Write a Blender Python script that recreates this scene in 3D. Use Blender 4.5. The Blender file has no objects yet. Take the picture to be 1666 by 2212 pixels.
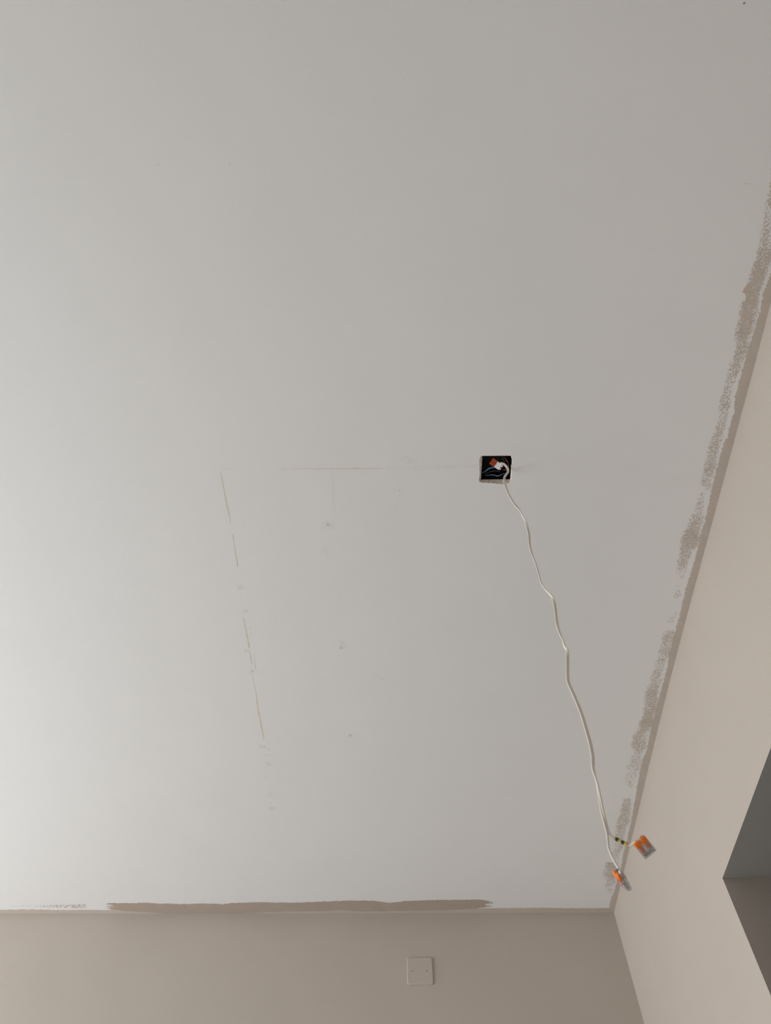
import bpy, bmesh, math, random
import numpy as np
from mathutils import Vector, Matrix

random.seed(7); rng = np.random.default_rng(11)
scene = bpy.context.scene
C = scene.collection

# ------------------------------------------------------------------ camera
IW, IH = 1666, 2212
FPX = 1590.67
CAM = np.array([0.0, 0.0, 1.0])
AX_R = np.array([0.99990767, 0.01235821, 0.00565022])
AX_U = np.array([0.00769436, -0.85764271, 0.51418847])
AX_F = np.array([-0.01120032, 0.51409752, 0.85765861])
cam_data = bpy.data.cameras.new('camera')
cam = bpy.data.objects.new('camera', cam_data); C.objects.link(cam)
cam_data.sensor_fit = 'HORIZONTAL'; cam_data.sensor_width = 36.0
cam_data.lens = FPX / IW * 36.0
cam_data.clip_start = 0.02
m = Matrix.Identity(4)
for i in range(3):
    m[i][0] = AX_R[i]; m[i][1] = AX_U[i]; m[i][2] = -AX_F[i]; m[i][3] = CAM[i]
cam.matrix_world = m
cam_data.dof.use_dof = True
cam_data.dof.focus_distance = 1.8
cam_data.dof.aperture_fstop = 13.0
scene.camera = cam

# ------------------------------------------------------------------ room sizes (metres)
ZC = 2.5194          # ceiling
D = 2.581            # back wall
W = 0.7762           # right wall
XL = -3.6           # left wall, with the window
YF = -5.0            # wall behind the camera
YJ, ZJ = 1.659, 2.0601   # far jamb and head of the doorway in the right wall
YJ0 = 0.76
WT = 0.15            # thickness of the right wall
WIN = (0.2, 2.35, 0.05, 2.0)   # window y0,y1,z0,z1

# ------------------------------------------------------------------ light
world = bpy.data.worlds.new('daylight'); scene.world = world
world.use_nodes = True
bg = world.node_tree.nodes['Background']
bg.inputs[0].default_value = (0.86, 0.93, 1.0, 1); bg.inputs[1].default_value = 0.8
la = bpy.data.lights.new('window_daylight', 'AREA')
la.shape = 'RECTANGLE'
la.size = WIN[3] - WIN[2]; la.size_y = WIN[1] - WIN[0]
la.energy = 129.0; la.color = (0.89, 0.952, 1.0)
lo = bpy.data.objects.new('window_daylight', la); C.objects.link(lo)
lo.location = (XL - 0.16, (WIN[0] + WIN[1]) / 2, (WIN[2] + WIN[3]) / 2)
lo.rotation_euler = (0, math.radians(-90), 0)
scene.view_settings.view_transform = 'Standard'
scene.view_settings.look = 'None'
scene.view_settings.exposure = 0.0
scene.view_settings.gamma = 1.0
scene.view_settings.use_curve_mapping = False

# ------------------------------------------------------------------ helpers
def lin(c):
    return tuple(((v / 255) / 12.92 if v / 255 <= 0.04045 else ((v / 255 + 0.055) / 1.055) ** 2.4) for v in c)

def mat(name, col, rough=0.6, bump=0.0, bscale=200.0, var=0.0, vscale=3.0, metal=0.0, spec=0.5, trans=0.0, see=0.0):
    M = bpy.data.materials.new(name); M.use_nodes = True
    nt = M.node_tree; N = nt.nodes; L = nt.links
    b = N['Principled BSDF']
    b.inputs['Base Color'].default_value = (*col, 1); b.inputs['Roughness'].default_value = rough
    b.inputs['Metallic'].default_value = metal; b.inputs['Specular IOR Level'].default_value = spec
    b.inputs['Transmission Weight'].default_value = trans
    tc = N.new('ShaderNodeTexCoord')
    if var > 0:
        n = N.new('ShaderNodeTexNoise'); n.inputs['Scale'].default_value = vscale
        n.inputs['Detail'].default_value = 5
        L.new(tc.outputs['Object'], n.inputs['Vector'])
        mr = N.new('ShaderNodeMapRange')
        mr.inputs[1].default_value = 0.3; mr.inputs[2].default_value = 0.7
        mr.inputs[3].default_value = 1 - var; mr.inputs[4].default_value = 1 + var
        L.new(n.outputs['Fac'], mr.inputs[0])
        mx = N.new('ShaderNodeVectorMath'); mx.operation = 'SCALE'
        mx.inputs[0].default_value = col
        L.new(mr.outputs[0], mx.inputs['Scale']); L.new(mx.outputs[0], b.inputs['Base Color'])
    if bump > 0:
        n = N.new('ShaderNodeTexNoise'); n.inputs['Scale'].default_value = bscale
        n.inputs['Detail'].default_value = 3; n.inputs['Roughness'].default_value = 0.6
        L.new(tc.outputs['Object'], n.inputs['Vector'])
        bp = N.new('ShaderNodeBump'); bp.inputs['Strength'].default_value = bump
        bp.inputs['Distance'].default_value = 0.001
        L.new(n.outputs['Fac'], bp.inputs['Height']); L.new(bp.outputs[0], b.inputs['Normal'])
    if see > 0:
        t = N.new('ShaderNodeBsdfTransparent'); s = N.new('ShaderNodeMixShader')
        s.inputs[0].default_value = see
        L.new(b.outputs[0], s.inputs[1]); L.new(t.outputs[0], s.inputs[2])
        L.new(s.outputs[0], N['Material Output'].inputs['Surface'])
    return M

WALLC = (0.570, 0.497, 0.434)
M = {
    'ceiling': mat('ceiling_paint', (0.82, 0.81, 0.80), 0.75, 0.13, 240, 0.008, 5, spec=0.3),
    'wall': mat('beige_wall_paint', WALLC, 0.6, 0.18, 220, 0.015, 4, spec=0.35),
    'paint': mat('beige_paint_on_ceiling', WALLC, 0.6, 0.25, 300, 0.04, 40, spec=0.35),
    'stroke': mat('fresh_beige_paint', (0.455, 0.375, 0.315), 0.55, 0.3, 260, 0.04, 25, spec=0.35),
    'pink': mat('bare_pink_plaster', (0.64, 0.48, 0.42), 0.8, 0.3, 300, 0.08, 200),
    'filler': mat('tan_filler', (0.755, 0.665, 0.515), 0.8, 0.2, 300, 0.08, 60),
    'smear': mat('thin_filler_smear', (0.765, 0.745, 0.72), 0.8, 0.25, 200, 0.02, 60),
    'smear_faint': mat('faint_filler_smear', (0.795, 0.782, 0.768), 0.8, 0.25, 200, 0.02, 60),
    'pencil': mat('grey_pencil', (0.24, 0.23, 0.22), 0.7),
    'scuff': mat('grey_scuff', (0.50, 0.485, 0.465), 0.8),
    'slot': mat('dark_screw_slot', (0.20, 0.165, 0.14), 0.8),
    'plaster': mat('broken_plaster', (0.84, 0.75, 0.67), 0.9, 1.0, 350, 0.3, 220),
    'plaster_dark': mat('black_plastic', (0.006, 0.006, 0.007), 0.5),
    'flex': mat('ivory_pvc', (0.80, 0.74, 0.65), 0.38, 0.05, 100, 0.02, 60),
    'orange': mat('orange_lever_plastic', (1.0, 0.215, 0.006), 0.35, 0.03, 100, 0.03, 200),
    'orange_dim': mat('orange_lever_arm', (0.72, 0.19, 0.10), 0.4, 0.03, 100, 0.03, 200),
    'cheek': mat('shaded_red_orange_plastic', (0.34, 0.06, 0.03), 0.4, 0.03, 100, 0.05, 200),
    'orange_box': mat('red_orange_plastic', (0.46, 0.06, 0.01), 0.4, 0.03, 100, 0.03, 200),
    'clear': mat('clear_grey_plastic', (0.68, 0.645, 0.65), 0.18, 0.25, 500, 0.22, 330, see=0.45),
    'white_pl': mat('white_plastic', (0.80, 0.82, 0.83), 0.35, 0.03, 100, 0.02, 200),
    'metal': mat('tinned_copper', (0.45, 0.43, 0.44), 0.35, 0.1, 400, 0.1, 300, metal=0.8),
    'print': mat('dark_print', (0.09, 0.075, 0.085), 0.5),
    'yellow': mat('yellow_sleeve', (0.62, 0.47, 0.07), 0.45, 0.05, 300, 0.08, 200),
    'black': mat('black_band', (0.012, 0.018, 0.012), 0.45),
    'blue': mat('blue_wire_pvc', (0.10, 0.33, 0.62), 0.35),
    'bluegrey': mat('blue_grey_wire_pvc', (0.10, 0.16, 0.30), 0.3, var=0.6, vscale=60),
    'darkred': mat('dark_red_wire_pvc', (0.11, 0.013, 0.016), 0.4),
    'brown': mat('brown_wire_pvc', (0.07, 0.052, 0.03), 0.4),
    'green': mat('grey_green_wire_pvc', (0.07, 0.09, 0.075), 0.4),
    'floor': mat('oak_floor', (0.62, 0.575, 0.52), 0.5, 0.1, 40, 0.15, 6),
    'floor_hall_added': mat('added_dark_hall_floor', (0.10, 0.085, 0.07), 0.5, 0.1, 40, 0.15, 6),
    'soffit_shade': mat('soffit_shade_grey', (0.36, 0.35, 0.335), 0.75, 0.2, 260, 0.01, 5, spec=0.3),  # shade under the doorway head is put into this grey base colour
    'frame': mat('white_window_frame', (0.80, 0.80, 0.80), 0.4, 0.03, 80, 0.01, 5),
    'glass': mat('window_glass', (0.9, 0.95, 0.95), 0.02, 0.002, 3, 0.0, see=0.93),
}

def new_obj(name, me, material=None, parent=None):
    o = bpy.data.objects.new(name, me); C.objects.link(o)
    if material is not None and me is not None: me.materials.append(M[material])
    if parent is not None: o.parent = parent
    return o

def mesh(name, verts, faces, material, parent=None, smooth=False):
    me = bpy.data.meshes.new(name); me.from_pydata([tuple(map(float, v)) for v in verts], [], faces)
    me.update()
    if smooth:
        me.polygons.foreach_set('use_smooth', [True] * len(me.polygons))
    return new_obj(name, me, material, parent)

def bm_obj(name, bm, material, parent=None, smooth=False):
    me = bpy.data.meshes.new(name); bm.to_mesh(me); bm.free()
    if smooth: me.polygons.foreach_set('use_smooth', [True] * len(me.polygons))
    return new_obj(name, me, material, parent)

def tag(o, label=None, cat=None, group=None, kind=None):
    if label: o['label'] = label
    if cat: o['category'] = cat
    if group: o['group'] = group
    if kind: o['kind'] = kind
    return o

def empty(name, loc=(0, 0, 0)):
    o = bpy.data.objects.new(name, None); C.objects.link(o); o.location = loc
    o.empty_display_size = 0.02
    return o

def box_bm(x0, x1, y0, y1, z0, z1, bevel=0.0, seg=2):
    bm = bmesh.new()
    bmesh.ops.create_cube(bm, size=1)
    for v in bm.verts:
        v.co = Vector(((x0 + x1) / 2 + v.co.x * (x1 - x0), (y0 + y1) / 2 + v.co.y * (y1 - y0), (z0 + z1) / 2 + v.co.z * (z1 - z0)))
    if bevel > 0:
        bmesh.ops.bevel(bm, geom=list(bm.edges), offset=bevel, segments=seg, affect='EDGES', profile=0.5)
    return bm

def ray(px, py):
    return AX_F + AX_R * (px - IW / 2) / FPX - AX_U * (py - IH / 2) / FPX

def at_z(px, py, z=ZC):          # where the line of sight meets the level z
    d = ray(px, py); return CAM + d * (z - CAM[2]) / d[2]

def at_y(px, py, y):
    d = ray(px, py); return CAM + d * (y - CAM[1]) / d[1]

def crop(ox, oy, s, pts):        # measurements taken on an enlarged crop of the frame
    return [(ox + a / s, oy + b / s) for a, b in pts]

def smooth_path(pts, n, closed=False):
    """Catmull-Rom through pts, n samples even in arc length."""
    P = np.array(pts, float)
    Q = np.vstack([2 * P[0] - P[1], P, 2 * P[-1] - P[-2]])
    out = []
    for i in range(1, len(Q) - 2):
        for t in np.linspace(0, 1, 12, endpoint=False):
            a, b, c, d = Q[i - 1], Q[i], Q[i + 1], Q[i + 2]
            out.append(0.5 * ((2 * b) + (-a + c) * t + (2 * a - 5 * b + 4 * c - d) * t * t + (-a + 3 * b - 3 * c + d) * t ** 3))
    out.append(Q[-2]); out = np.array(out)
    s = np.r_[0, np.cumsum(np.linalg.norm(np.diff(out, axis=0), axis=1))]
    u = np.linspace(0, s[-1], n)
    return np.stack([np.interp(u, s, out[:, k]) for k in range(out.shape[1])], 1)

def tube(name, path, radius, material, parent=None, sides=12):
    P = np.array(path, float); n = len(P)
    R = np.full(n, radius) if np.isscalar(radius) else np.array(radius)
    T = np.gradient(P, axis=0); T /= np.linalg.norm(T, axis=1)[:, None]
    up = np.array([0, 1.0, 0.05]) if abs(T[0] @ np.array([0, 1, 0])) < 0.9 else np.array([1.0, 0, 0])
    V, Fc = [], []
    u = up - T[0] * (up @ T[0]); u /= np.linalg.norm(u)
    for i in range(n):
        u = u - T[i] * (u @ T[i]); u /= np.linalg.norm(u)
        w = np.cross(T[i], u)
        for k in range(sides):
            a = 2 * math.pi * k / sides
            V.append(P[i] + R[i] * (u * math.cos(a) + w * math.sin(a)))
    for i in range(n - 1):
        for k in range(sides):
            k2 = (k + 1) % sides
            Fc.append((i * sides + k, i * sides + k2, (i + 1) * sides + k2, (i + 1) * sides + k))
    Fc.append(tuple(range(sides - 1, -1, -1))); Fc.append(tuple((n - 1) * sides + k for k in range(sides)))
    o = mesh(name, V, Fc, material, parent, smooth=True)
    return o

def ribbon(name, pts, widths, material, parent, dz=0.00018, jitter=0.0002, n=None):
    """A flat mark on the ceiling along pts (xy), with its own width."""
    P = np.array([p[:2] for p in pts], float)
    L = np.linalg.norm(np.diff(P, axis=0), axis=1).sum()
    n = n or max(4, int(L / 0.004))
    if len(P) == 2: Q = np.array([P[0] + (P[1] - P[0]) * t for t in np.linspace(0, 1, n)])
    else: Q = smooth_path(P, n)
    w = np.interp(np.linspace(0, 1, n), np.linspace(0, 1, len(np.atleast_1d(widths))), np.atleast_1d(widths))
    T = np.gradient(Q, axis=0); T /= np.linalg.norm(T, axis=1)[:, None]
    Nn = np.stack([-T[:, 1], T[:, 0]], 1)
    a = Q + Nn * (w / 2 + rng.normal(0, jitter, n))[:, None]
    b = Q - Nn * (w / 2 + rng.normal(0, jitter, n))[:, None]
    V = [(x, y, ZC - dz) for x, y in a] + [(x, y, ZC - dz) for x, y in b]
    F = [(i, i + 1, n + i + 1, n + i) for i in range(n - 1)]
    return mesh(name, V, F, material, parent)

def grain(shape, sig, seed):
    """Smooth noise spread evenly over 0..1."""
    g = np.random.default_rng(seed).normal(size=shape)
    fy = np.fft.fftfreq(shape[0])[:, None]; fx = np.fft.fftfreq(shape[1])[None, :]
    s = sig if isinstance(sig, tuple) else (sig, sig)
    k = np.exp(-2 * math.pi ** 2 * ((fy * s[0]) ** 2 + (fx * s[1]) ** 2))
    g = np.real(np.fft.ifft2(np.fft.fft2(g) * k))
    r = np.empty(g.size); r[np.argsort(g, axis=None)] = np.linspace(0, 1, g.size)
    return r.reshape(shape)

def field_mesh(name, Fd, to_world, material, parent):
    """The outline where the field Fd is above zero, as a flat sheet (marching squares)."""
    ny, nx = Fd.shape
    ins = Fd > 0
    cnt = ins[:-1, :-1].astype(int) + ins[:-1, 1:] + ins[1:, 1:] + ins[1:, :-1]
    V, F, idx = [], [], {}
    def corner(i, j):
        k = (i, j)
        if k not in idx:
            idx[k] = len(V); V.append((float(j), float(i)))
        return idx[k]
    def cross(i, j, i2, j2):
        if (i2, j2) < (i, j): i, j, i2, j2 = i2, j2, i, j
        k = (i, j, i2, j2)
        if k not in idx:
            a, b = Fd[i, j], Fd[i2, j2]; t = a / (a - b)
            idx[k] = len(V); V.append((j + (j2 - j) * t, i + (i2 - i) * t))
        return idx[k]
    for i in range(ny - 1):
        row = cnt[i]
        if not row.any(): continue
        j = 0; nzs = np.nonzero(row)[0]; last = nzs[-1]; j = nzs[0]
        while j <= last:
            c = row[j]
            if c == 4:
                j2 = j
                while j2 + 1 <= last and row[j2 + 1] == 4: j2 += 1
                F.append((corner(i, j), corner(i, j2 + 1), corner(i + 1, j2 + 1), corner(i + 1, j)))
                j = j2 + 1; continue
            if c:
                cs = ((i, j), (i, j + 1), (i + 1, j + 1), (i + 1, j)); p = []
                for k in range(4):
                    a, b = cs[k], cs[(k + 1) % 4]
                    if ins[a]: p.append(corner(*a))
                    if ins[a] != ins[b]: p.append(cross(*a, *b))
                if len(p) >= 3: F.append(tuple(p))
            j += 1
    A = np.array(V)
    return mesh(name, to_world(A[:, 0], A[:, 1]), F, material, parent)

# ------------------------------------------------------------------ the setting
BOW_Y = np.array([-5.0, 0.43, 0.56, 0.70, 0.91, 1.06, 1.22, 1.42, 1.62, 1.80, 1.95, 2.11, 2.33, 2.581])
BOW_D = np.array([0, 0, -0.3, -2.6, -5.0, -7.4, -10.0, -11.5, -11.5, -10.6, -8.6, -7.2, -5.4, -3.0]) * 0.001
def wall_x(y):                       # the right wall bulges a little under the ceiling
    return W + np.interp(y, BOW_Y, BOW_D)

# opening for the electrical box, broken out by hand
hole_px = crop(1000, 950, 11.107, [(455, 378), (560, 384), (700, 378), (850, 372), (1000, 366), (1110, 366), (1162, 372), (1178, 430),
    (1190, 500), (1186, 600), (1176, 700), (1180, 800), (1176, 900), (1172, 985), (1110, 1045), (1000, 1062), (900, 1060), (800, 1052),
    (700, 1040), (560, 1034), (430, 1028), (392, 1000), (396, 900), (402, 750), (404, 640), (398, 540), (390, 455), (418, 412)])
hole = [at_z(*p)[:2] for p in hole_px]
def densify(loop, per=3, amp=0.0005):
    out = []
    for k in range(len(loop)):
        a, b = np.array(loop[k]), np.array(loop[(k + 1) % len(loop)])
        for t in range(per):
            out.append(a + (b - a) * t / per + rng.normal(0, amp, 2))
    return out
hole = densify(hole)

bm = bmesh.new()
ys = np.linspace(YF, D, 60)
outer = [(XL, YF)] + [(float(wall_x(y)), float(y)) for y in ys] + [(XL, D)]
vo = [bm.verts.new((x, y, ZC)) for x, y in outer]
vh = [bm.verts.new((p[0], p[1], ZC)) for p in hole]
for L_ in (vo, vh):
    for k in range(len(L_)): bm.edges.new((L_[k], L_[(k + 1) % len(L_)]))
bmesh.ops.triangle_fill(bm, use_beauty=True, edges=list(bm.edges))
for f in bm.faces:
    f.normal_update()
    if f.normal.z > 0: f.normal_flip()
ceiling = tag(bm_obj('ceiling', bm, 'ceiling'), 'white painted ceiling with filled marks and beige paint along its edges', kind='structure')

# cut plaster edge inside the opening
hc = np.mean(hole, axis=0)
inner_px = crop(1000, 950, 11.107, [(452, 392), (1155, 380), (1165, 950), (452, 950)])
ip = [at_z(*p, z=ZC + 0.0125)[:2] for p in inner_px]
bx0, bx1 = np.mean([ip[0][0], ip[3][0]]), np.mean([ip[1][0], ip[2][0]])
by0, by1 = np.mean([ip[0][1], ip[1][1]]), np.mean([ip[2][1], ip[3][1]])
n = len(hole); V = [(p[0], p[1], ZC) for p in hole]
for lev in (0.4, 1.0):
    for p in hole:
        qx = min(max(p[0], bx0), bx1); qy = min(max(p[1], by0), by1)
        j = rng.normal(0, 0.0007, 3) if lev < 1 else np.zeros(3)
        V.append((p[0] + (qx - p[0]) * lev + j[0], p[1] + (qy - p[1]) * lev + j[1], ZC + 0.0125 * lev + j[2]))
F = []
for r in range(2):
    for k in range(n):
        k2 = (k + 1) % n
        F.append((r * n + k, r * n + k2, (r + 1) * n + k2, (r + 1) * n + k))
tag(mesh('broken_plaster_edge', V, F, 'plaster', ceiling), 'rough tan edge of broken plaster around the box opening')

# walls
tag(mesh('wall_back', [(XL, D, 0), (W, D, 0), (W, D, ZC), (XL, D, ZC)], [(0, 1, 2, 3)], 'wall'), 'beige painted back wall below the ceiling', kind='structure')
V, F = [], []
def quad(a, b, c, d):
    k = len(V); V.extend([a, b, c, d]); F.append((k, k + 1, k + 2, k + 3))
yy = np.linspace(YF, D, 80); zz = np.linspace(ZJ, ZC, 9)
def wx(y, z):
    t = (z - ZJ) / (ZC - ZJ); t = t * t * (3 - 2 * t)
    return W + (float(wall_x(y)) - W) * t
V = [(wx(y, z), y, z) for y in yy for z in zz]
F = [(i * 9 + j, (i + 1) * 9 + j, (i + 1) * 9 + j + 1, i * 9 + j + 1) for i in range(79) for j in range(8)]
quad((W, YF, 0), (W, YJ0, 0), (W, YJ0, ZJ), (W, YF, ZJ))
quad((W, YJ, 0), (W, D, 0), (W, D, ZJ), (W, YJ, ZJ))
tag(mesh('wall_right', V, F, 'wall'), 'pale beige right wall with a doorway opening', kind='structure')
# doorway reveal and the hall behind it
HX = W + WT; HE = HX + 1.15
V, F = [], []
quad((W, YJ, 0), (HX, YJ, 0), (HX, YJ, ZJ), (W, YJ, ZJ))
quad((W, YJ0, 0), (HX, YJ0, 0), (HX, YJ0, ZJ), (W, YJ0, ZJ))
tag(mesh('wall_doorway', V, F, 'wall'), 'shaded beige side of the doorway opening', kind='structure')
tag(mesh('ceiling_doorway', [(W, YJ0, ZJ), (HX, YJ0, ZJ), (HX, YJ, ZJ), (W, YJ, ZJ)], [(0, 1, 2, 3)], 'soffit_shade'), 'underside of the doorway head, with its shade put into a grey colour', kind='structure')
V, F = [], []
y0, y1 = -0.6, D
quad((HX, y0, 0), (HX, YJ0, 0), (HX, YJ0, ZC), (HX, y0, ZC)); quad((HX, YJ, 0), (HX, y1, 0), (HX, y1, ZC), (HX, YJ, ZC))
quad((HX, YJ0, ZJ), (HX, YJ, ZJ), (HX, YJ, ZC), (HX, YJ0, ZC))
quad((HE, y0, 0), (HE, y1, 0), (HE, y1, ZC), (HE, y0, ZC))
quad((HX, y0, 0), (HE, y0, 0), (HE, y0, ZC), (HX, y0, ZC)); quad((HX, y1, 0), (HE, y1, 0), (HE, y1, ZC), (HX, y1, ZC))
tag(mesh('wall_hall', V, F, 'wall'), 'beige walls of the dark hall beyond the doorway', kind='structure')
tag(mesh('ceiling_hall', [(HX, y0, ZC), (HE, y0, ZC), (HE, y1, ZC), (HX, y1, ZC)], [(0, 1, 2, 3)], 'ceiling'), 'white ceiling of the hall', kind='structure')
tag(mesh('wall_front', [(XL, YF, 0), (W, YF, 0), (W, YF, ZC), (XL, YF, ZC)], [(0, 1, 2, 3)], 'frame'), 'white wall behind the camera', kind='structure')
tag(mesh('floor', [(XL, YF, 0), (W, YF, 0), (W, D, 0), (XL, D, 0)], [(0, 1, 2, 3)], 'floor'), 'pale floor of the room', kind='structure')
tag(mesh('floor_hall_added', [(W, y0, 0), (HE, y0, 0), (HE, y1, 0), (W, y1, 0)], [(0, 1, 2, 3)], 'floor_hall_added'), 'dark floor added in the unseen hall to dim the doorway head', kind='structure')  # unseen floor, added dark so less bounce reaches the doorway head
wy0, wy1, wz0, wz1 = WIN
V, F = [], []
for x in (XL, XL - 0.12):
    quad((x, YF, 0), (x, wy0, 0), (x, wy0, ZC), (x, YF, ZC)); quad((x, wy1, 0), (x, D, 0), (x, D, ZC), (x, wy1, ZC))
    quad((x, wy0, 0), (x, wy1, 0), (x, wy1, wz0), (x, wy0, wz0)); quad((x, wy0, wz1), (x, wy1, wz1), (x, wy1, ZC), (x, wy0, ZC))
for a, b in (((wy0, wz0), (wy1, wz0)), ((wy1, wz0), (wy1, wz1)), ((wy1, wz1), (wy0, wz1)), ((wy0, wz1), (wy0, wz0))):
    quad((XL, *a), (XL, *b), (XL - 0.12, *b), (XL - 0.12, *a))
tag(mesh('wall_left', V, F, 'wall'), 'beige left wall with the window', kind='structure')
win = tag(empty('window_1', (XL - 0.07, (wy0 + wy1) / 2, wz0)), 'white framed two pane window in the left wall', kind='structure')
hw, hh = (wy1 - wy0) / 2, wz1 - wz0
for args in ((-hw, -hw + 0.05, 0, hh), (hw - 0.05, hw, 0, hh), (-0.03, 0.03, 0.05, hh - 0.05), (-hw + 0.05, hw - 0.05, 0, 0.05), (-hw + 0.05, hw - 0.05, hh - 0.05, hh)):
    bm_obj('window_frame', box_bm(-0.03, 0.03, *args, 0.004), 'frame', win)
for s in (-1, 1):
    a, b = sorted((s * 0.03, s * (hw - 0.05)))
    bm_obj('pane', box_bm(-0.004, 0.004, a, b, 0.05, hh - 0.05), 'glass', win)

# ------------------------------------------------------------------ beige paint along the right edge of the ceiling
CELL = 0.0006
Y0 = 0.15
ny = int((D - Y0) / CELL) + 1; nx = int(0.135 / CELL)
uu = np.arange(nx) * CELL; yv = Y0 + np.arange(ny) * CELL
wxv = wall_x(yv)
def strip_world(z):
    def f(j, i):
        y = np.minimum(Y0 + i * CELL, D); x = wall_x(y) - j * CELL
        return np.stack([x, y, np.full_like(x, z)], 1)
    return f
edge_px = (crop(1566, 440, 11.06, [(1085, 1680), (1040, 1800), (990, 1940), (945, 2080), (920, 2190)])
  + crop(1546, 640, 9.217, [(940, 60), (900, 200), (870, 360), (840, 470), (800, 620), (760, 720), (720, 850), (680, 960), (650, 1060), (610, 1190), (580, 1340), (530, 1460), (490, 1640), (440, 1800), (400, 1960), (385, 2040)])
  + crop(1490, 860, 9.217, [(890, 170), (890, 290), (830, 420), (830, 520), (790, 600), (760, 740), (720, 830), (670, 950), (630, 1080), (590, 1220), (550, 1400), (510, 1520), (470, 1660), (430, 1840), (420, 1970)])
  + crop(1440, 1080, 9.217, [(860, 50), (810, 200), (770, 420), (710, 580), (680, 690), (650, 880), (610, 1010), (580, 1130), (540, 1280), (500, 1420), (460, 1540), (420, 1650), (380, 1780), (340, 1950), (300, 2110)])
  + crop(1380, 1320, 9.217, [(830, 50), (790, 200), (740, 360), (690, 520), (650, 700), (600, 880), (590, 1020), (550, 1200), (500, 1390), (460, 1530), (410, 1700), (370, 1850), (330, 1990)])
  + crop(1330, 1540, 11.06, [(940, 20), (880, 200), (840, 420), (800, 640), (750, 850), (720, 970), (660, 1080), (610, 1240), (570, 1440), (540, 1640), (500, 1830), (470, 2030)])
  + crop(1290, 1720, 8.508, [(710, 20), (660, 310), (600, 580), (560, 760), (510, 950), (440, 1290), (380, 1520), (320, 1750), (275, 1830), (240, 1950), (218, 2055)]))
E_ = sorted([tuple(at_z(*p)[:2]) for p in edge_px], key=lambda p: p[1])
ey = np.array([p[1] for p in E_]); eu = wall_x(ey) - np.array([p[0] for p in E_])
eu_i = np.interp(yv, np.r_[Y0, ey], np.r_[0.006, eu])
g1 = 0.6 * grain((ny, nx), 1.3, 3) + 0.5 * grain((ny, nx), 4.0, 4) - 0.55
Fd = (eu_i[:, None] - uu[None, :]) + g1 * 0.0045
fl = grain((ny, nx), 1.3, 5)                                  # small uncovered flecks near the outer side of the band
near = np.clip((uu[None, :] / np.maximum(eu_i[:, None], 1e-4) - 0.25) / 0.75, 0, 1)
Fd = np.where(fl < 0.035 * near ** 2, -0.0005, Fd)
tag(field_mesh('paint_band', Fd, strip_world(ZC - 0.00016), 'paint', ceiling), 'ragged beige paint band on the ceiling along the right wall')

def table(ox, oy, s, rows):
    out = []
    for y, l, r, d in rows:
        a = at_z(ox + l / s, oy + y / s); b = at_z(ox + r / s, oy + y / s)
        ym = (a[1] + b[1]) / 2
        out.append((ym, wall_x(ym) - b[0], wall_x(ym) - a[0], d))
    return out
rollA = (table(1566, 440, 11.06, [(-900, 1100, 1260, .3), (-300, 1050, 1180, .45), (80, 1015, 1150, .5), (300, 985, 1135, .52), (550, 955, 1115, .52), (750, 920, 1105, .52), (950, 880, 1095, .62), (1100, 790, 1090, .7),
    (1250, 770, 1075, .88), (1450, 700, 1010, .88), (1650, 645, 975, .86), (1850, 600, 935, .88), (2050, 560, 885, .88)])
  + table(1546, 640, 9.217, [(20, 640, 865, .9), (80, 600, 855, .97), (180, 530, 835, .97), (300, 505, 815, .93), (450, 485, 780, .9), (600, 460, 745, .88), (750, 425, 705, .82), (900, 400, 650, .72), (1050, 380, 615, .66), (1200, 345, 580, .6),
    (1350, 310, 505, .56), (1500, 280, 455, .56), (1650, 230, 395, .52), (1800, 200, 355, .5), (1950, 150, 305, .5)])
  + table(1490, 860, 9.217, [(20, 610, 790, .62), (130, 590, 780, .62), (300, 595, 745, .5), (450, 575, 705, .45), (600, 535, 690, .45), (750, 480, 660, .46), (900, 430, 610, .52), (1050, 390, 580, .57), (1200, 360, 540, .62), (1350, 300, 490, .62),
    (1500, 270, 450, .57), (1620, 230, 410, .55), (1730, 210, 390, .5), (1790, 270, 380, .25), (1840, 280, 360, 0)]))
rollB = (table(1490, 860, 9.217, [(1850, 260, 320, 0), (1900, 230, 300, .12), (2000, 190, 270, .28), (2150, 120, 262, .38)])
  + table(1440, 1080, 9.217, [(40, 640, 740, .36), (150, 590, 720, .42), (300, 500, 700, .52), (420, 450, 690, .64), (550, 430, 650, .8), (700, 360, 645, .85), (800, 305, 635, .85), (930, 300, 580, .84), (1000, 290, 475, .74), (1150, 260, 455, .66), (1300, 240, 430, .56),
    (1400, 220, 410, .46), (1480, 230, 370, .36), (1600, 240, 330, .13), (1750, 190, 300, .14), (1850, 130, 290, .3), (1920, 150, 270, .2), (1970, 150, 250, 0)]))
rollC = (table(1380, 1320, 9.217, [(30, 710, 770, 0), (60, 700, 760, .1), (200, 600, 700, .13), (350, 590, 670, .12), (385, 510, 670, .3), (430, 490, 690, .52), (600, 460, 660, .52), (800, 400, 630, .47), (950, 390, 560, .52), (1100, 350, 510, .42), (1200, 300, 470, .47), (1350, 250, 430, .58),
    (1500, 200, 400, .7), (1650, 145, 380, .75), (1800, 110, 350, .75), (1950, 80, 320, .74)])
  + table(1330, 1540, 11.06, [(20, 680, 900, .82), (150, 620, 890, .9), (280, 545, 850, .95), (330, 570, 830, .86), (420, 540, 780, .74), (560, 470, 760, .68), (700, 410, 720, .72), (850, 390, 720, .74), (885, 440, 650, .45), (1000, 420, 590, .32), (1200, 350, 600, .3), (1350, 280, 540, .3),
    (1500, 270, 550, .33), (1650, 270, 460, .3), (1780, 290, 390, .2), (1820, 300, 380, 0)]))
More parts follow.
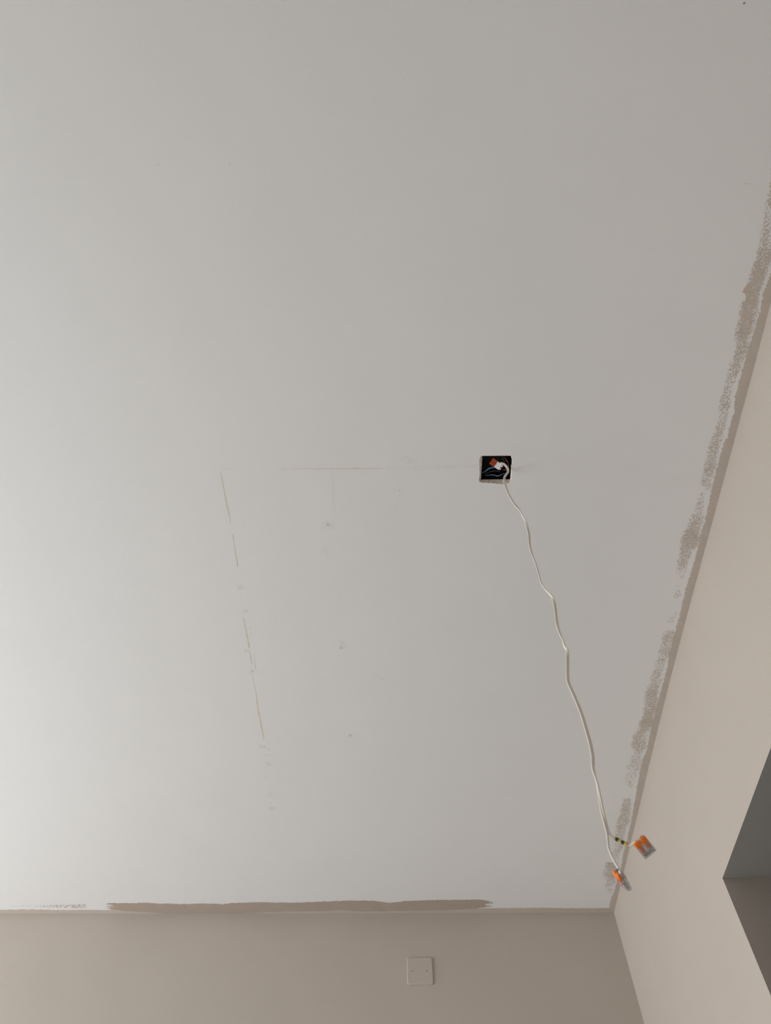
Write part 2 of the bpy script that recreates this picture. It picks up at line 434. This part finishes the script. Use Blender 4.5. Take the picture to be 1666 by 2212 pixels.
rollD = table(1290, 1720, 8.508, [(30, 480, 600, 0), (50, 480, 600, .7), (150, 450, 610, .66), (300, 420, 590, .74), (450, 390, 590, .68), (600, 370, 540, .62), (750, 360, 500, .52), (850, 340, 480, .42), (950, 320, 450, .42), (1050, 280, 400, .52), (1150, 320, 390, .42), (1190, 330, 385, 0)])
rollE = table(1290, 1720, 8.508, [(1205, 180, 380, 0), (1222, 178, 385, .8), (1300, 170, 385, .8), (1400, 130, 375, .74), (1480, 150, 360, .62), (1560, 160, 335, .52), (1650, 160, 295, .36), (1750, 170, 285, .26), (1810, 180, 270, 0)])
roll_labels = ['long speckled beige roller mark at the upper right of the ceiling', 'short speckled beige roller mark midway along the right edge',
               'long speckled beige roller mark in the lower half of the right edge', 'speckled beige mark behind the dangling cable end', 'patchy beige dab nearest the room corner']
for k, T in enumerate((rollA, rollB, rollC, rollD, rollE)):
    T = np.array(sorted(T))
    lo_, hi_ = np.searchsorted(yv, [T[0, 0], T[-1, 0]])
    lo_ = max(0, lo_ - 3); hi_ = min(ny, hi_ + 4)
    y_ = yv[lo_:hi_]
    a = np.interp(y_, T[:, 0], T[:, 1])[:, None]; b = np.interp(y_, T[:, 0], T[:, 2])[:, None]
    d = np.interp(y_, T[:, 0], T[:, 3], left=0, right=0)[:, None]
    wob = (grain((len(y_), 1), (22, 1), 40 + k) - 0.5) * 0.006
    mid, half = (a + b) / 2 + wob, (b - a) / 2 + 0.0015
    r_ = np.abs(uu[None, :] - mid) / half
    prof = np.clip((1.2 - r_) / 0.6, 0, 1)
    d = d * np.where(d < .8, .9, .97) * (0.2 + 0.8 * prof) * (r_ < 1.25) * np.clip((1.25 - r_) / 0.15, 0, 1)
    d = d + (grain((len(y_), nx), 14, 60 + k) - 0.5) * 0.20 * (d > 0.02) * (d < 0.93)
    g = 0.84 * grain((len(y_), nx), (1.0, 0.85), 20 + k) + 0.16 * grain((len(y_), nx), 3.0, 30 + k)
    g = (np.argsort(np.argsort(g, axis=None)) / g.size).reshape(g.shape)
    Fd = d - g
    Fd[0, :] = Fd[-1, :] = -1; Fd[:, -1] = -1
    Fd[d <= 0.0] = -0.2
    def tw(j, i, lo_=lo_):
        return strip_world(ZC - 0.00014)(j, i + lo_)
    o = field_mesh('roller_mark', Fd, tw, 'paint', ceiling)
    tag(o, roll_labels[k], kind='stuff')

# pink chip beside the roller mark
pk = [at_z(*p)[:2] for p in crop(1566, 440, 11.06, [(620, 1850), (600, 1960), (590, 2060), (575, 2165), (520, 2150), (410, 2122), (450, 2050), (520, 1940)])]
pk = densify(pk, 3, 0.0005)
tag(mesh('plaster_chip', [(p[0], p[1], ZC - 0.0001) for p in pk], [tuple(range(len(pk)))], 'pink', ceiling), 'small pink chip of bare plaster')

# ------------------------------------------------------------------ beige paint along the back edge of the ceiling
CB = 0.0010
XB = XL + 0.002
nxb = int((W - 0.012 - XB) / CB); nyb = int(0.105 / CB)
xb = XB + np.arange(nxb) * CB; vb = np.arange(nyb) * CB
def back_world(z):
    def f(j, i):
        return np.stack([XB + j * CB, D - i * CB, np.full_like(j, z)], 1)
    return f
def back_line(pts):
    P = sorted([tuple(at_z(*p)[:2]) for p in pts])
    return np.interp(xb, [p[0] for p in P], [D - p[1] for p in P])
top_band = back_line([(-600, 1966), (0, 1965.2), (65, 1964.3), (115, 1965.7), (230, 1965.7), (600, 1966.5), (1040, 1962), (1143, 1961), (1259, 1961.8), (1315, 1961.5)])
gb = grain((nyb, nxb), (1.0, 3.0), 8) - 0.5
Fd = (top_band[None, :] - vb[:, None]) + gb * 0.003
Fd[:, -1] = -1
tag(field_mesh('paint_band', Fd, back_world(ZC - 0.00014), 'paint', ceiling), 'thin beige paint band on the ceiling along the back wall')
st_top = back_line(crop(0, 1880, 2.777, [(600, 200), (660, 195), (740, 197), (870, 195), (960, 200), (1120, 202), (1200, 198), (1340, 203), (1400, 195)])
    + crop(500, 1880, 2.777, [(0, 197), (180, 192), (370, 195), (560, 187), (700, 182), (850, 183), (960, 195), (1060, 183), (1250, 178), (1400, 176), (1500, 177), (1555, 185), (1582, 196)]))
st_bot = back_line(crop(0, 1880, 2.777, [(600, 216), (640, 232), (740, 242), (870, 252), (1000, 258), (1080, 265), (1400, 268), (1388 + 90, 256)])
    + crop(500, 1880, 2.777, [(130, 255), (270, 248), (560, 245), (640, 238), (790, 247), (1070, 243), (1270, 238), (1440, 232), (1550, 218), (1582, 212)]))
gs = grain((nyb, nxb), (1.1, 3.0), 9) - 0.5
x_a, x_b = at_z(222, 1955)[0], at_z(1068, 1952)[0]
wisp = grain((nyb, nxb), (1.2, 14.0), 10)
xf = np.minimum((xb - x_a) / 0.045, (x_b - xb) / 0.035)[None, :]
Fd = np.minimum(st_top[None, :] - vb[:, None] + gs * 0.0035, vb[:, None] - st_bot[None, :] + gs * 0.002)
Fd = np.minimum(Fd, (xf - wisp * 0.95) * 0.01)
tag(field_mesh('paint_stroke', Fd, back_world(ZC - 0.0003), 'stroke', ceiling), 'long solid darker beige brush stroke above the back wall')
# faint dry-brushed patch further left
l0, l1 = at_z(20, 1957)[0], at_z(186, 1957)[0]
dm = np.interp(xb, [l0, l0 + (l1 - l0) * .35, l0 + (l1 - l0) * .6, l1 - 0.004, l1], [0, .2, .5, .58, 0])[None, :]
vc = D - at_z(130, 1957.5)[1]; vhf = np.interp(xb, [l0, l1], [0.004, 0.013])[None, :]
dd = dm * np.clip((1.1 - np.abs(vb[:, None] - vc) / vhf) / 0.5, 0, 1)
Fd = dd - grain((nyb, nxb), (0.9, 1.3), 12); Fd[dd <= 0] = -0.2
tag(field_mesh('roller_mark', Fd, back_world(ZC - 0.00014), 'paint', ceiling), 'faint dry beige brush mark at the left of the back edge', kind='stuff')

# ------------------------------------------------------------------ filler lines, smears and pencil marks on the ceiling
def px_line(name, pts, w, material, label=None, **k):
    o = ribbon(name, [at_z(*p) for p in pts], w, material, ceiling, **k)
    if label: o['label'] = label
    return o
mm = 0.001
px_line('filler_smear', [(834, 1012), (930, 1010), (1034, 1006.5)], [6 * mm, 9 * mm, 8 * mm], 'smear_faint', 'faint grey filler smear leading to the box opening', dz=0.00012, jitter=0.0008)
px_line('filler_smear', [(717, 1016), (719, 1060), (722.5, 1106)], [4 * mm, 6 * mm, 4 * mm], 'smear_faint', 'faint short filler smear above the first pencil ring', dz=0.00012, jitter=0.0005)
px_line('filler_line', [(476.7, 1013), (505, 1012.2)], [1.0 * mm, .6 * mm], 'filler', 'tan filler line, left end of the crosswise run')
px_line('filler_line', [(583, 1013.2), (700, 1012.8), (760, 1012.5), (834, 1011.8)], [.5 * mm, 1.1 * mm, 1.8 * mm, 2 * mm, .8 * mm], 'filler', 'long thin tan filler line running towards the box opening')
px_line('filler_line', [(476.7, 1019), (487, 1075), (498.4, 1130.6)], [1.6 * mm, 2.2 * mm, 3.2 * mm, 1.2 * mm], 'filler', 'tan filler line at the top of the lengthwise run')
px_line('filler_line', [(502.4, 1155), (508, 1190), (513.5, 1223)], [1.4 * mm, 2.6 * mm, 2 * mm], 'filler', 'second tan filler line of the lengthwise run')
px_line('filler_line', [(525.8, 1333), (532, 1366), (538.4, 1399)], [1.8 * mm, 2.8 * mm, 4.2 * mm, 3 * mm], 'filler', 'third tan filler line of the lengthwise run')
px_line('filler_line', [(539.2, 1410.6), (544.2, 1433.7)], [3 * mm, 2 * mm], 'filler', 'short tan filler line above the half ring')
px_line('filler_line', [(545.3, 1455), (549, 1478), (552.2, 1490.6)], [.7 * mm, .7 * mm], 'scuff')
px_line('filler_line', [(552.2, 1490.6), (557, 1530), (563, 1560), (570.3, 1598.5)], [1.6 * mm, 3 * mm, 4.2 * mm, 4.4 * mm, 2 * mm], 'filler', 'lowest and longest tan filler line of the lengthwise run')

def blob(name, px, py, rx, ry, material, label=None, seed=0):
    c = at_z(px, py); r = np.random.default_rng(seed); nn = 28
    ph = r.uniform(0, 6.28, 3)
    V = []
    for k in range(nn):
        a = 2 * math.pi * k / nn
        s = 1 + 0.18 * math.sin(2 * a + ph[0]) + 0.14 * math.sin(3 * a + ph[1]) + 0.08 * math.sin(5 * a + ph[2])
        V.append((c[0] + rx * s * math.cos(a), c[1] + ry * s * math.sin(a), ZC - 0.00015))
    o = mesh(name, V, [tuple(range(nn))], material, ceiling)
    if label: o['label'] = label
for k, (px, py, rx, ry, mt) in enumerate([(518.4, 1269, 9, 6, 'smear'), (529.5, 1320, 6, 6, 'smear'), (533.5, 1407, 7, 7, 'smear'), (566, 1613, 9, 8, 'smear'), (580.5, 1650, 9, 9, 'smear'),
        (586, 1718, 11, 12, 'smear_faint'), (588, 1746, 12, 9, 'smear'), (542, 1452, 9, 9, 'smear_faint'), (707, 1135, 15, 15, 'smear_faint'), (742, 1393, 12, 11, 'smear_faint'), (882, 994, 22, 9, 'smear_faint')]):
    blob('filler_patch', px, py, rx * mm, ry * mm, mt, seed=k)
for k, (px, py, r) in enumerate([(864, 1060, 1.0), (535.5, 1320, 1.1), (575.3, 1631, 1.4), (574.6, 1677, 1.3), (587.5, 1708, 1.2), (586, 1736, 1.2), (577.3, 1742.8, 1.0), (587, 1750, .9), (572, 1614, 1.1), (525.5, 1271, .8), (520.5, 1290, .9), (1608, 7, 1.5), (538.5, 1521, .9), (1051, 1117, .7), (341, 356, .8), (398, 1486, .8)]):
    blob('fleck', px, py, r * mm, r * 1.2 * mm, 'pencil' if k in (0, 11) else 'scuff', seed=50 + k)
for pts, w in (([(520 / 7.9 + 500, 1520 + 1945 / 7.9), (580, 1766.3)], .5), ([(598, 1765.4), (603, 1765.4)], .5), ([(619, 1765), (629, 1764.3)], .6),
               ([(595.6, 1715), (596.8, 1725)], .6), ([(578.5, 1598.5), (581, 1607.5)], .6), ([(581, 1615), (581, 1623)], .5),
               ([(696, 1181), (702, 1188), (708.5, 1198)], .6), ([(512, 1219), (514, 1225)], .9), ([(494, 353), (498, 359)], .7), ([(541, 1354), (541.5, 1361)], .6),
               ([(540.5, 1369.5), (546, 1369)], .6), ([(548, 1410), (552, 1440), (554, 1455)], .5), ([(1604, 397), (1625, 397.5)], .6), ([(816, 1462), (831, 1467.5)], .6), ([(593, 1341), (597, 1344)], .6),
               ([(1646.5, 459.8), (1654, 459.6)], 1.0), ([(898, 1012), (898.4, 1018)], .8), ([(896, 983), (901, 985)], .6), ([(873, 168), (877, 171)], .6), ([(763, 1011.5), (768, 1012)], .8)):
    px_line('scratch', pts, [w * .5 * mm, w * mm, w * .5 * mm], 'scuff', jitter=0.0001, n=8)

def ring(name, px, py, r, w, a0=0.0, a1=360.0, material='pencil', label=None, sq=1.0):
    c = at_z(px, py); nn = 36; V = []; F = []
    full = a1 - a0 >= 360
    for k in range(nn + (0 if full else 1)):
        a = math.radians(a0 + (a1 - a0) * k / nn)
        ww = w * (0.75 + 0.35 * math.sin(a * 1.0 + px))
        for rr in (r - ww / 2, r + ww / 2):
            V.append((c[0] + rr * math.cos(a), c[1] + rr * sq * math.sin(a), ZC - 0.00022))
    cnt = nn if full else nn
    tot = len(V) // 2
    for k in range(cnt):
        k2 = (k + 1) % tot
        F.append((2 * k, 2 * k2, 2 * k2 + 1, 2 * k + 1))
    o = mesh(name, V, F, material, ceiling)
    if label: o['label'] = label
ring('pencil_ring', 709.5, 1132.3, 3.1 * mm, 1.0 * mm, label='small pencil ring nearest the box opening')
ring('pencil_ring', 736, 1399, 3.4 * mm, 1.1 * mm, label='small pencil ring with a short tail')
ring('pencil_ring', 757.5, 1588.8, 4.2 * mm, 1.4 * mm, label='small pencil ring nearest the back wall', sq=.95)
ring('pencil_ring', 740.5, 1399.5, 2.2 * mm, .6 * mm, -60, 100, 'scuff')
ring('pencil_ring', 545.8, 1448, 3.6 * mm, 1.0 * mm, 10, 175, label='half ring on the lengthwise filler run')
ring('pencil_ring', 1228, 1955, 3.8 * mm, .9 * mm, 190, 350, 'scuff', label='tiny arc above the right end of the back wall')

# ------------------------------------------------------------------ electrical box in the ceiling
jb = tag(empty('junction_box', ((bx0 + bx1) / 2, (by0 + by1) / 2, ZC + 0.0125)), 'black square electrical back box sunk into the ceiling', 'junction box')
hx, hy, dp, th = (bx1 - bx0) / 2 + 0.001, (by1 - by0) / 2 + 0.001, 0.046, 0.0015
bm = bmesh.new()
prof = [(hx + 0.006, hy + 0.006, 0), (hx, hy, 0), (hx, hy, dp), (hx + th, hy + th, dp + th), (hx + th, hy + th, 0.002), (hx + 0.006, hy + 0.006, 0.002)]
rings = []
for a, b, z in prof:
    rings.append([bm.verts.new((sx * a, sy * b, z)) for sx, sy in ((-1, -1), (1, -1), (1, 1), (-1, 1))])
for k in range(len(rings)):
    if k == 2: continue
    r1, r2 = rings[k], rings[(k + 1) % len(rings)]
    for q_ in range(4): bm.faces.new((r1[q_], r1[(q_ + 1) % 4], r2[(q_ + 1) % 4], r2[q_]))
bm.faces.new(rings[2]); bm.faces.new(rings[3][::-1])
bm_obj('box_shell', bm, 'plaster_dark', jb)
for s in (-1, 1):
    b_ = bmesh.new(); bmesh.ops.create_cone(b_, cap_ends=True, segments=16, radius1=0.0035, radius2=0.0035, depth=0.03)
    o = bm_obj('screw_lug', b_, 'plaster_dark', jb, True); o.location = (s * (hx - 0.0034), 0.006, 0.023)

def box_wire(pts, dz, r, material, label):
    P = [at_z(*p, z=ZC + h) for p, h in zip(crop(1000, 950, 11.107, pts), dz)]
    o = tube('wire', smooth_path(P, 40), r, material)
    return tag(o, label, 'wire', 'loose wires in the ceiling box')
box_wire([(456, 788), (540, 755), (620, 695), (700, 668), (790, 655)], [.026, .018, .012, .014, .016], .0016, 'blue', 'bright blue wire at the left of the ceiling box')
box_wire([(545, 858), (620, 850), (700, 836), (765, 850), (840, 868), (940, 828), (1000, 800)], [.022, .014, .012, .012, .012, .014, .02], .0013, 'bluegrey', 'dull blue grey wire at the bottom of the ceiling box')
box_wire([(520, 828), (600, 790), (700, 755), (800, 745), (890, 765)], [.024, .018, .015, .014, .02], .0011, 'brown', 'dark brown wire between the two blue wires in the ceiling box')
box_wire([(925, 395), (1010, 440), (1070, 520), (1095, 600), (1070, 690), (985, 722), (930, 718)], [.03, .02, .013, .012, .014, .018, .026], .0015, 'darkred', 'dark red wire curving round the right of the ceiling box')
box_wire([(900, 420), (955, 450), (990, 510), (1000, 570)], [.034, .024, .02, .024], .0013, 'green', 'grey green wire behind the white connector in the ceiling box')

# ------------------------------------------------------------------ connectors
def place(o, pos, ex, ey, ez):
    m_ = Matrix.Identity(4)
    for i in range(3):
        m_[i][0] = ex[i]; m_[i][1] = ey[i]; m_[i][2] = ez[i]; m_[i][3] = pos[i]
    o.matrix_world = m_

def lever_connector(label):
    """Two-way clear lever connector, 13 x 18.6 x 8 mm; x across, y along (wires enter at -y), z out of the lever face."""
    t = tag(empty('lever_connector'), label, 'wire connector', 'lever connectors on the cable ends')
    bw, bl, bt = 8.6 * mm, 10.5 * mm, 8.6 * mm
    body = bmesh.new()
    prof = [(-bl, 0), (bl, 0), (bl, bt * .62), (bl * .72, bt * .80), (-bl * .1, bt * .86), (-bl * .1, bt * .74), (-bl, bt * .66)]
    L_ = [body.verts.new((-bw, y, z)) for y, z in prof]; R_ = [body.verts.new((bw, y, z)) for y, z in prof]
    for k in range(len(prof)):
        k2 = (k + 1) % len(prof); body.faces.new((L_[k], L_[k2], R_[k2], R_[k]))
    body.faces.new(L_[::-1]); body.faces.new(R_)
    bmesh.ops.recalc_face_normals(body, faces=body.faces)
    bmesh.ops.bevel(body, geom=list(body.edges), offset=0.0005, segments=2, affect='EDGES')
    bo = bm_obj('housing', body, 'clear', t)
    for s in (-1, 1):
        x0 = s * 4.5 * mm
        lv = bm_obj('lever', box_bm(x0 - 3.75 * mm, x0 + 3.75 * mm, -bl - 1.0 * mm, -bl + 6.4 * mm, bt * .58, bt * 1.03, 0.0013, 3), 'orange', t, True)
        bm_obj('lever_arm', box_bm(x0 - 1.5 * mm, x0 + 1.5 * mm, -bl + 5.8 * mm, -bl + 13.0 * mm, bt * .62, bt * .96, 0.0005), 'orange_dim', lv)
        bm_obj('clamp', box_bm(x0 - 3.0 * mm, x0 + 3.0 * mm, -bl * .1, bl * .45, bt * .3, bt * .5, 0.0003), 'metal', bo)
        h = bmesh.new(); bmesh.ops.create_cone(h, cap_ends=True, segments=14, radius1=2.0 * mm, radius2=2.0 * mm, depth=.5 * mm,
                                               matrix=Matrix.Translation((x0, -bl - .05 * mm, bt * .33)) @ Matrix.Rotation(math.pi / 2, 4, 'X'))
        bm_obj('wire_entry', h, 'print', t)
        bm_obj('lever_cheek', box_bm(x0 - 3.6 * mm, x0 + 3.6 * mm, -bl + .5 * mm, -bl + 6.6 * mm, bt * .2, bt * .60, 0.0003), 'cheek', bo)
    bm_obj('current_bar', box_bm(-7.4 * mm, 7.4 * mm, bl * .5, bl * .8, bt * .2, bt * .55, 0.0003), 'metal', bo)
    # small dark print on the housing
    for a, b, c, d in ((-6.4, -5.2, 7.2, 8.4), (-3.4, -2.8, 5.6, 7.6), (-1.2, .6, 7.2, 7.8), (1.6, 2.2, 5.2, 7.4), (3.4, 5.8, 5.8, 6.3), (4.6, 5.2, 6.3, 8.0)):
        zz_ = bt * .775 if c > 6.4 else bt * .80
        bm_obj('print_mark', box_bm(a * mm, b * mm, c * mm, d * mm, zz_ - .45 * mm, zz_ + .16 * mm), 'print', bo)
    return t

def axes(v_long, tilt_long, normal_hint):
    y = np.array(v_long) ; y = y / np.linalg.norm(y)
    z = np.array(normal_hint, float); z -= y * (z @ y); z /= np.linalg.norm(z)
    return np.cross(y, z), y, z

FY = 0.80          # the cable hangs in the upright plane y = 0.80
# right-hand connector, lever face towards the camera
p1 = at_y(*crop(1270, 1760, 9.256, [(1140, 648)])[0], FY - 0.012)
d1 = AX_R * 237 - AX_U * 285 - AX_F * 70
c1 = lever_connector('clear connector with two orange levers, face-on, at the striped cable core')
ex, ey_, ez = axes(d1, 0, -AX_F + AX_R * 0.10 - AX_U * 0.05)
place(c1, p1 - ez * 0.004, ex, ey_, ez)
p2 = at_y(*crop(1270, 1760, 9.256, [(690, 1310)])[0], FY - 0.03)
d2 = AX_R * 185 - AX_U * 370 - AX_F * 40
c2 = lever_connector('clear connector with orange lever seen edge-on at the plain cable core')
ex2, ey2, ez2 = axes(d2, 0, -AX_R * 370 - AX_U * 180 - AX_F * 70)
place(c2, p2 - ez2 * 0.0038, ex2 * .93, ey2 * .93, ez2 * .93)

# the white connector with an orange back half, in the ceiling box
c3 = tag(empty('push_connector'), 'white and red orange connector inside the ceiling box', 'wire connector')
zc3 = ZC + 0.007
A = crop(1000, 950, 11.107, [(850, 622), (722, 535), (790, 560), (930, 690)])
pc = at_z(*A[0], z=zc3); pb = at_z(*A[1], z=zc3 + 0.006)
e_y = (pc - pb); e_y /= np.linalg.norm(e_y)
ex3, ey3, ez3 = axes(e_y, 0, (0.12, -0.25, -1))
place(c3, pc, ex3, ey3, ez3)
bo = bm_obj('housing', box_bm(-7.8 * mm, 7.8 * mm, -6.2 * mm, 6.2 * mm, -8 * mm, 0, 0.0008), 'white_pl', c3)
for s in (-1, 1):
    x0 = s * 3.6 * mm
    bm_obj('release_tab', box_bm(x0 - 2.5 * mm, x0 + 2.5 * mm, 5.0 * mm, 9.6 * mm, -6.5 * mm, -.8 * mm, 0.0012, 3), 'white_pl', c3, True)
bm_obj('housing_groove', box_bm(-7.4 * mm, 7.4 * mm, -2.6 * mm, -2.1 * mm, -2 * mm, .08 * mm), 'scuff', bo)
ob = bm_obj('plug_half', box_bm(-8.2 * mm, 8.2 * mm, -20.5 * mm, -6.2 * mm, -9.5 * mm, -1.2 * mm, 0.0006), 'orange_box', c3)
bm_obj('plug_groove', box_bm(-.35 * mm, .35 * mm, -20 * mm, -6.3 * mm, -3 * mm, -1.1 * mm), 'darkred', ob)
bm_obj('plug_groove', box_bm(-8 * mm, 8 * mm, -10.2 * mm, -9.7 * mm, -3 * mm, -1.1 * mm), 'darkred', ob)

# ------------------------------------------------------------------ the hanging flat twin cable
cab = tag(empty('cable', tuple(at_y(1090, 1040, FY))), 'ivory twin cable hanging from the ceiling box', 'cable')
inside = [at_z(*p, z=ZC + h) for p, h in zip(crop(1000, 950, 11.107, [(905, 560), (955, 570), (1010, 600), (1055, 655), (1083, 710), (1080, 775), (1035, 838)]),
          [.010, .009, .006, .002, -.002, -.007, -.012])]
down_px = (crop(1000, 950, 11.107, [(1002, 900), (995, 980)])
    + crop(1050, 1000, 5.53, [(222, 220), (250, 320), (290, 410), (340, 490), (405, 570), (440, 640), (475, 700), (497, 780), (515, 860), (520, 940), (530, 1020), (550, 1090), (585, 1180), (615, 1270), (640, 1360), (665, 1440), (710, 1510), (790, 1600),
        (820, 1690), (835, 1800), (850, 1920), (880, 2030), (920, 2120)])
    + crop(1180, 1380, 5.03, [(200, 80), (230, 140), (233, 300), (238, 450), (265, 530), (310, 630), (360, 750), (400, 860), (435, 980), (475, 1120), (505, 1270), (510, 1400), (525, 1470), (550, 1550), (570, 1650), (590, 1760), (610, 1870), (640, 1980)]))
down = [at_y(px, py, FY) for px, py in down_px]
# ease the last points inside the box into the hanging plane
inside[-1] = at_y(*crop(1000, 950, 11.107, [(1035, 838)])[0], FY * .45 + inside[-1][1] * .55)
inside[-2][2] -= 0.001
path = smooth_path(inside + [at_y(*down_px[0], FY * .8 + inside[-1][1] * .2)] + down[1:], 420)

# turn of the flat cable about its own length (0 = broad side to the camera), along image height
ty = [990, 1020, 1060, 1090, 1104, 1120, 1142, 1160, 1185, 1205, 1270, 1283, 1302, 1330, 1362, 1380, 1393, 1405, 1420, 1445, 1540, 1620, 1650, 1672, 1700, 1740, 1775]
ta = [10, 10, 10, 20, 80, 140, 190, 212, 225, 252, 265, 300, 375, 385, 415, 445, 475, 515, 545, 562, 562, 560, 568, 620, 650, 690, 715]
def img_y(P):
    v = P - CAM; return IH / 2 - FPX * (v @ AX_U) / (v @ AX_F)
iy = np.array([img_y(p) for p in path])
ang = np.radians(np.interp(np.maximum.accumulate(iy), ty, ta))
ker = np.ones(11) / 11; ang = np.convolve(np.pad(ang, 5, mode='edge'), ker, 'valid')
T = np.gradient(path, axis=0); T /= np.linalg.norm(T, axis=1)[:, None]
RC = 0.00142
offs = []
for k in range(len(path)):
    v = path[k] - CAM; v /= np.linalg.norm(v)
    a = np.cross(T[k], v); a /= np.linalg.norm(a); b = np.cross(a, T[k])
    offs.append(a * math.cos(ang[k]) + b * math.sin(ang[k]))
offs = np.array(offs) * RC * 0.93
ends = []
pa, pb_ = path + offs, path - offs
# which core is on the left at the fork
if (pa[-1] - pb_[-1]) @ AX_R > 0: pa, pb_ = pb_, pa
left_px = crop(1270, 1760, 9.256, [(345, 220), (385, 370), (405, 520), (415, 650), (450, 760), (510, 890), (570, 1000), (618, 1075)])
right_px = crop(1270, 1760, 9.256, [(378, 195), (420, 335), (470, 415), (540, 472), (610, 505), (700, 553), (790, 595), (860, 610), (930, 608)])
def wire_mouth(c, ex_, ey__, ez_, s):        # where the wire enters a connector
    return np.array(c) + ex_ * s * 4.5 * mm - ey__ * 10.5 * mm + ez_ * 8.6 * mm * .33
m1 = wire_mouth(p1 - ez * 0.004, ex, ey_, ez, -1)
if abs((wire_mouth(p1, ex, ey_, ez, 1) - p1) @ AX_R) > abs((m1 - p1) @ AX_R): m1 = wire_mouth(p1 - ez * 0.004, ex, ey_, ez, 1)
m2 = wire_mouth(p2 - ez2 * 0.0038, ex2, ey2, ez2, -1)
lw = [at_y(*p, FY - 0.03 * (k / 8) ** 1.5) for k, p in enumerate(left_px)] + [m2, m2 + ey2 * 0.004]
rw = [at_y(*p, FY - 0.010 * (k / 8)) for k, p in enumerate(right_px[:-1])] + [m1, m1 + ey_ * 0.004]
cut = 6
coreA = np.vstack([pa[:-cut], smooth_path(np.vstack([pa[-cut - 1:-cut + 1][:1], lw]), 110)[1:]])
coreB = np.vstack([pb_[:-cut], smooth_path(np.vstack([pb_[-cut - 1:-cut + 1][:1], rw]), 110)[1:]])
def unpar(o, root):
    o.parent = root; o.matrix_parent_inverse = root.matrix_world.inverted()
bpy.context.view_layer.update()
for cp in (coreA, coreB):
    o = tube('core', cp, RC, 'flex', None, 12); unpar(o, cab)
V, F = [], []                       # the flat web that joins the two cores
sel = list(range(4, len(path) - 30))
for k in sel:
    o_ = offs[k]; n_ = np.cross(T[k], o_); n_ /= np.linalg.norm(n_)
    h_ = RC * np.interp(iy[k], [1000, 1100, 1280, 1300, 1390, 1420, 1500, 1560, 1660, 1700], [.55, .55, .6, .75, .75, .97, .97, .9, .9, .5])
    for a_, b_ in ((1, 1), (1, -1), (-1, -1), (-1, 1)):
        V.append(path[k] + o_ * a_ + n_ * h_ * b_)
for k in range(len(sel) - 1):
    for e in range(4):
        F.append((4 * k + e, 4 * k + (e + 1) % 4, 4 * k + 4 + (e + 1) % 4, 4 * k + 4 + e))
F += [(3, 2, 1, 0), tuple(4 * (len(sel) - 1) + e for e in range(4))]
web = mesh('web', V, F, 'flex'); unpar(web, cab)

# yellow sleeve with black bands on the right-hand core
sl_px = crop(1270, 1760, 9.256, [(540, 472), (570, 487), (620, 511), (680, 543), (735, 570), (800, 600)])
def near_idx(P, px):
    best = None
    for k in range(300, len(P)):
        v = P[k] - CAM; z = v @ AX_F
        e = (IW / 2 + FPX * (v @ AX_R) / z - px[0]) ** 2 + (IH / 2 - FPX * (v @ AX_U) / z - px[1]) ** 2
        if best is None or e < best[0]: best = (e, k)
    return best[1]
ii = [near_idx(coreB, p) for p in sl_px]
sl = tube('sleeve', coreB[ii[0]:ii[5] + 1], 0.00205, 'yellow', None, 16); unpar(sl, cab); sl['label'] = 'yellow sleeve with two black bands'
bpy.context.view_layer.update()
for a, b in ((ii[1], ii[2]), (ii[3], ii[4])):
    o = tube('black_band', smooth_path(coreB[a:b + 1], 12), 0.00225, 'black', None, 16)
    o.parent = sl; o.matrix_parent_inverse = sl.matrix_world.inverted()

# ------------------------------------------------------------------ blank plate on the back wall
pl_c = at_y(907.3, 2098, D)
pr = tag(empty('blank_plate', (pl_c[0], D, pl_c[2])), 'square blank plate painted beige on the back wall', 'wall plate')
S_ = 0.043; rad = 0.0065
def rounded(s, r, n=6):
    out = []
    for cx, cz, a0 in ((s - r, s - r, 0), (-s + r, s - r, 90), (-s + r, -s + r, 180), (s - r, -s + r, 270)):
        for k in range(n + 1):
            a = math.radians(a0 + 90 * k / n); out.append((cx + r * math.cos(a), cz + r * math.sin(a)))
    return out
bm = bmesh.new(); rs = []
for s, y in ((S_, 0), (S_, -0.0026), (S_ - 0.0005, -0.0038), (S_ - 0.0016, -0.0046), (S_ - 0.0030, -0.0048)):
    rs.append([bm.verts.new((x, y, z)) for x, z in rounded(s, rad - (S_ - s) * 0.6)])
for k in range(len(rs) - 1):
    for q_ in range(len(rs[0])):
        q2 = (q_ + 1) % len(rs[0]); bm.faces.new((rs[k][q_], rs[k][q2], rs[k + 1][q2], rs[k + 1][q_]))
bm.faces.new(rs[-1])
bmesh.ops.recalc_face_normals(bm, faces=bm.faces)
bm_obj('plate', bm, 'wall', pr)
for s, px in ((-1, 890.5), (1, 922)):
    q_ = at_y(px, 2097.7, D - 0.0048)
    b_ = bmesh.new()
    bmesh.ops.create_cone(b_, cap_ends=True, segments=18, radius1=0.0030, radius2=0.0026, depth=0.0005, matrix=Matrix.Rotation(math.pi / 2, 4, 'X'))
    o = bm_obj('screw', b_, 'wall', pr); o.location = (q_[0] - pl_c[0], -0.0050, q_[2] - pl_c[2])
    o2 = bm_obj('screw_slot', box_bm(-.0019, .0019, -.0006, .0002, -.0010, .0010), 'slot', o)
    o2.rotation_euler = (0, 0.6 * s, 0)
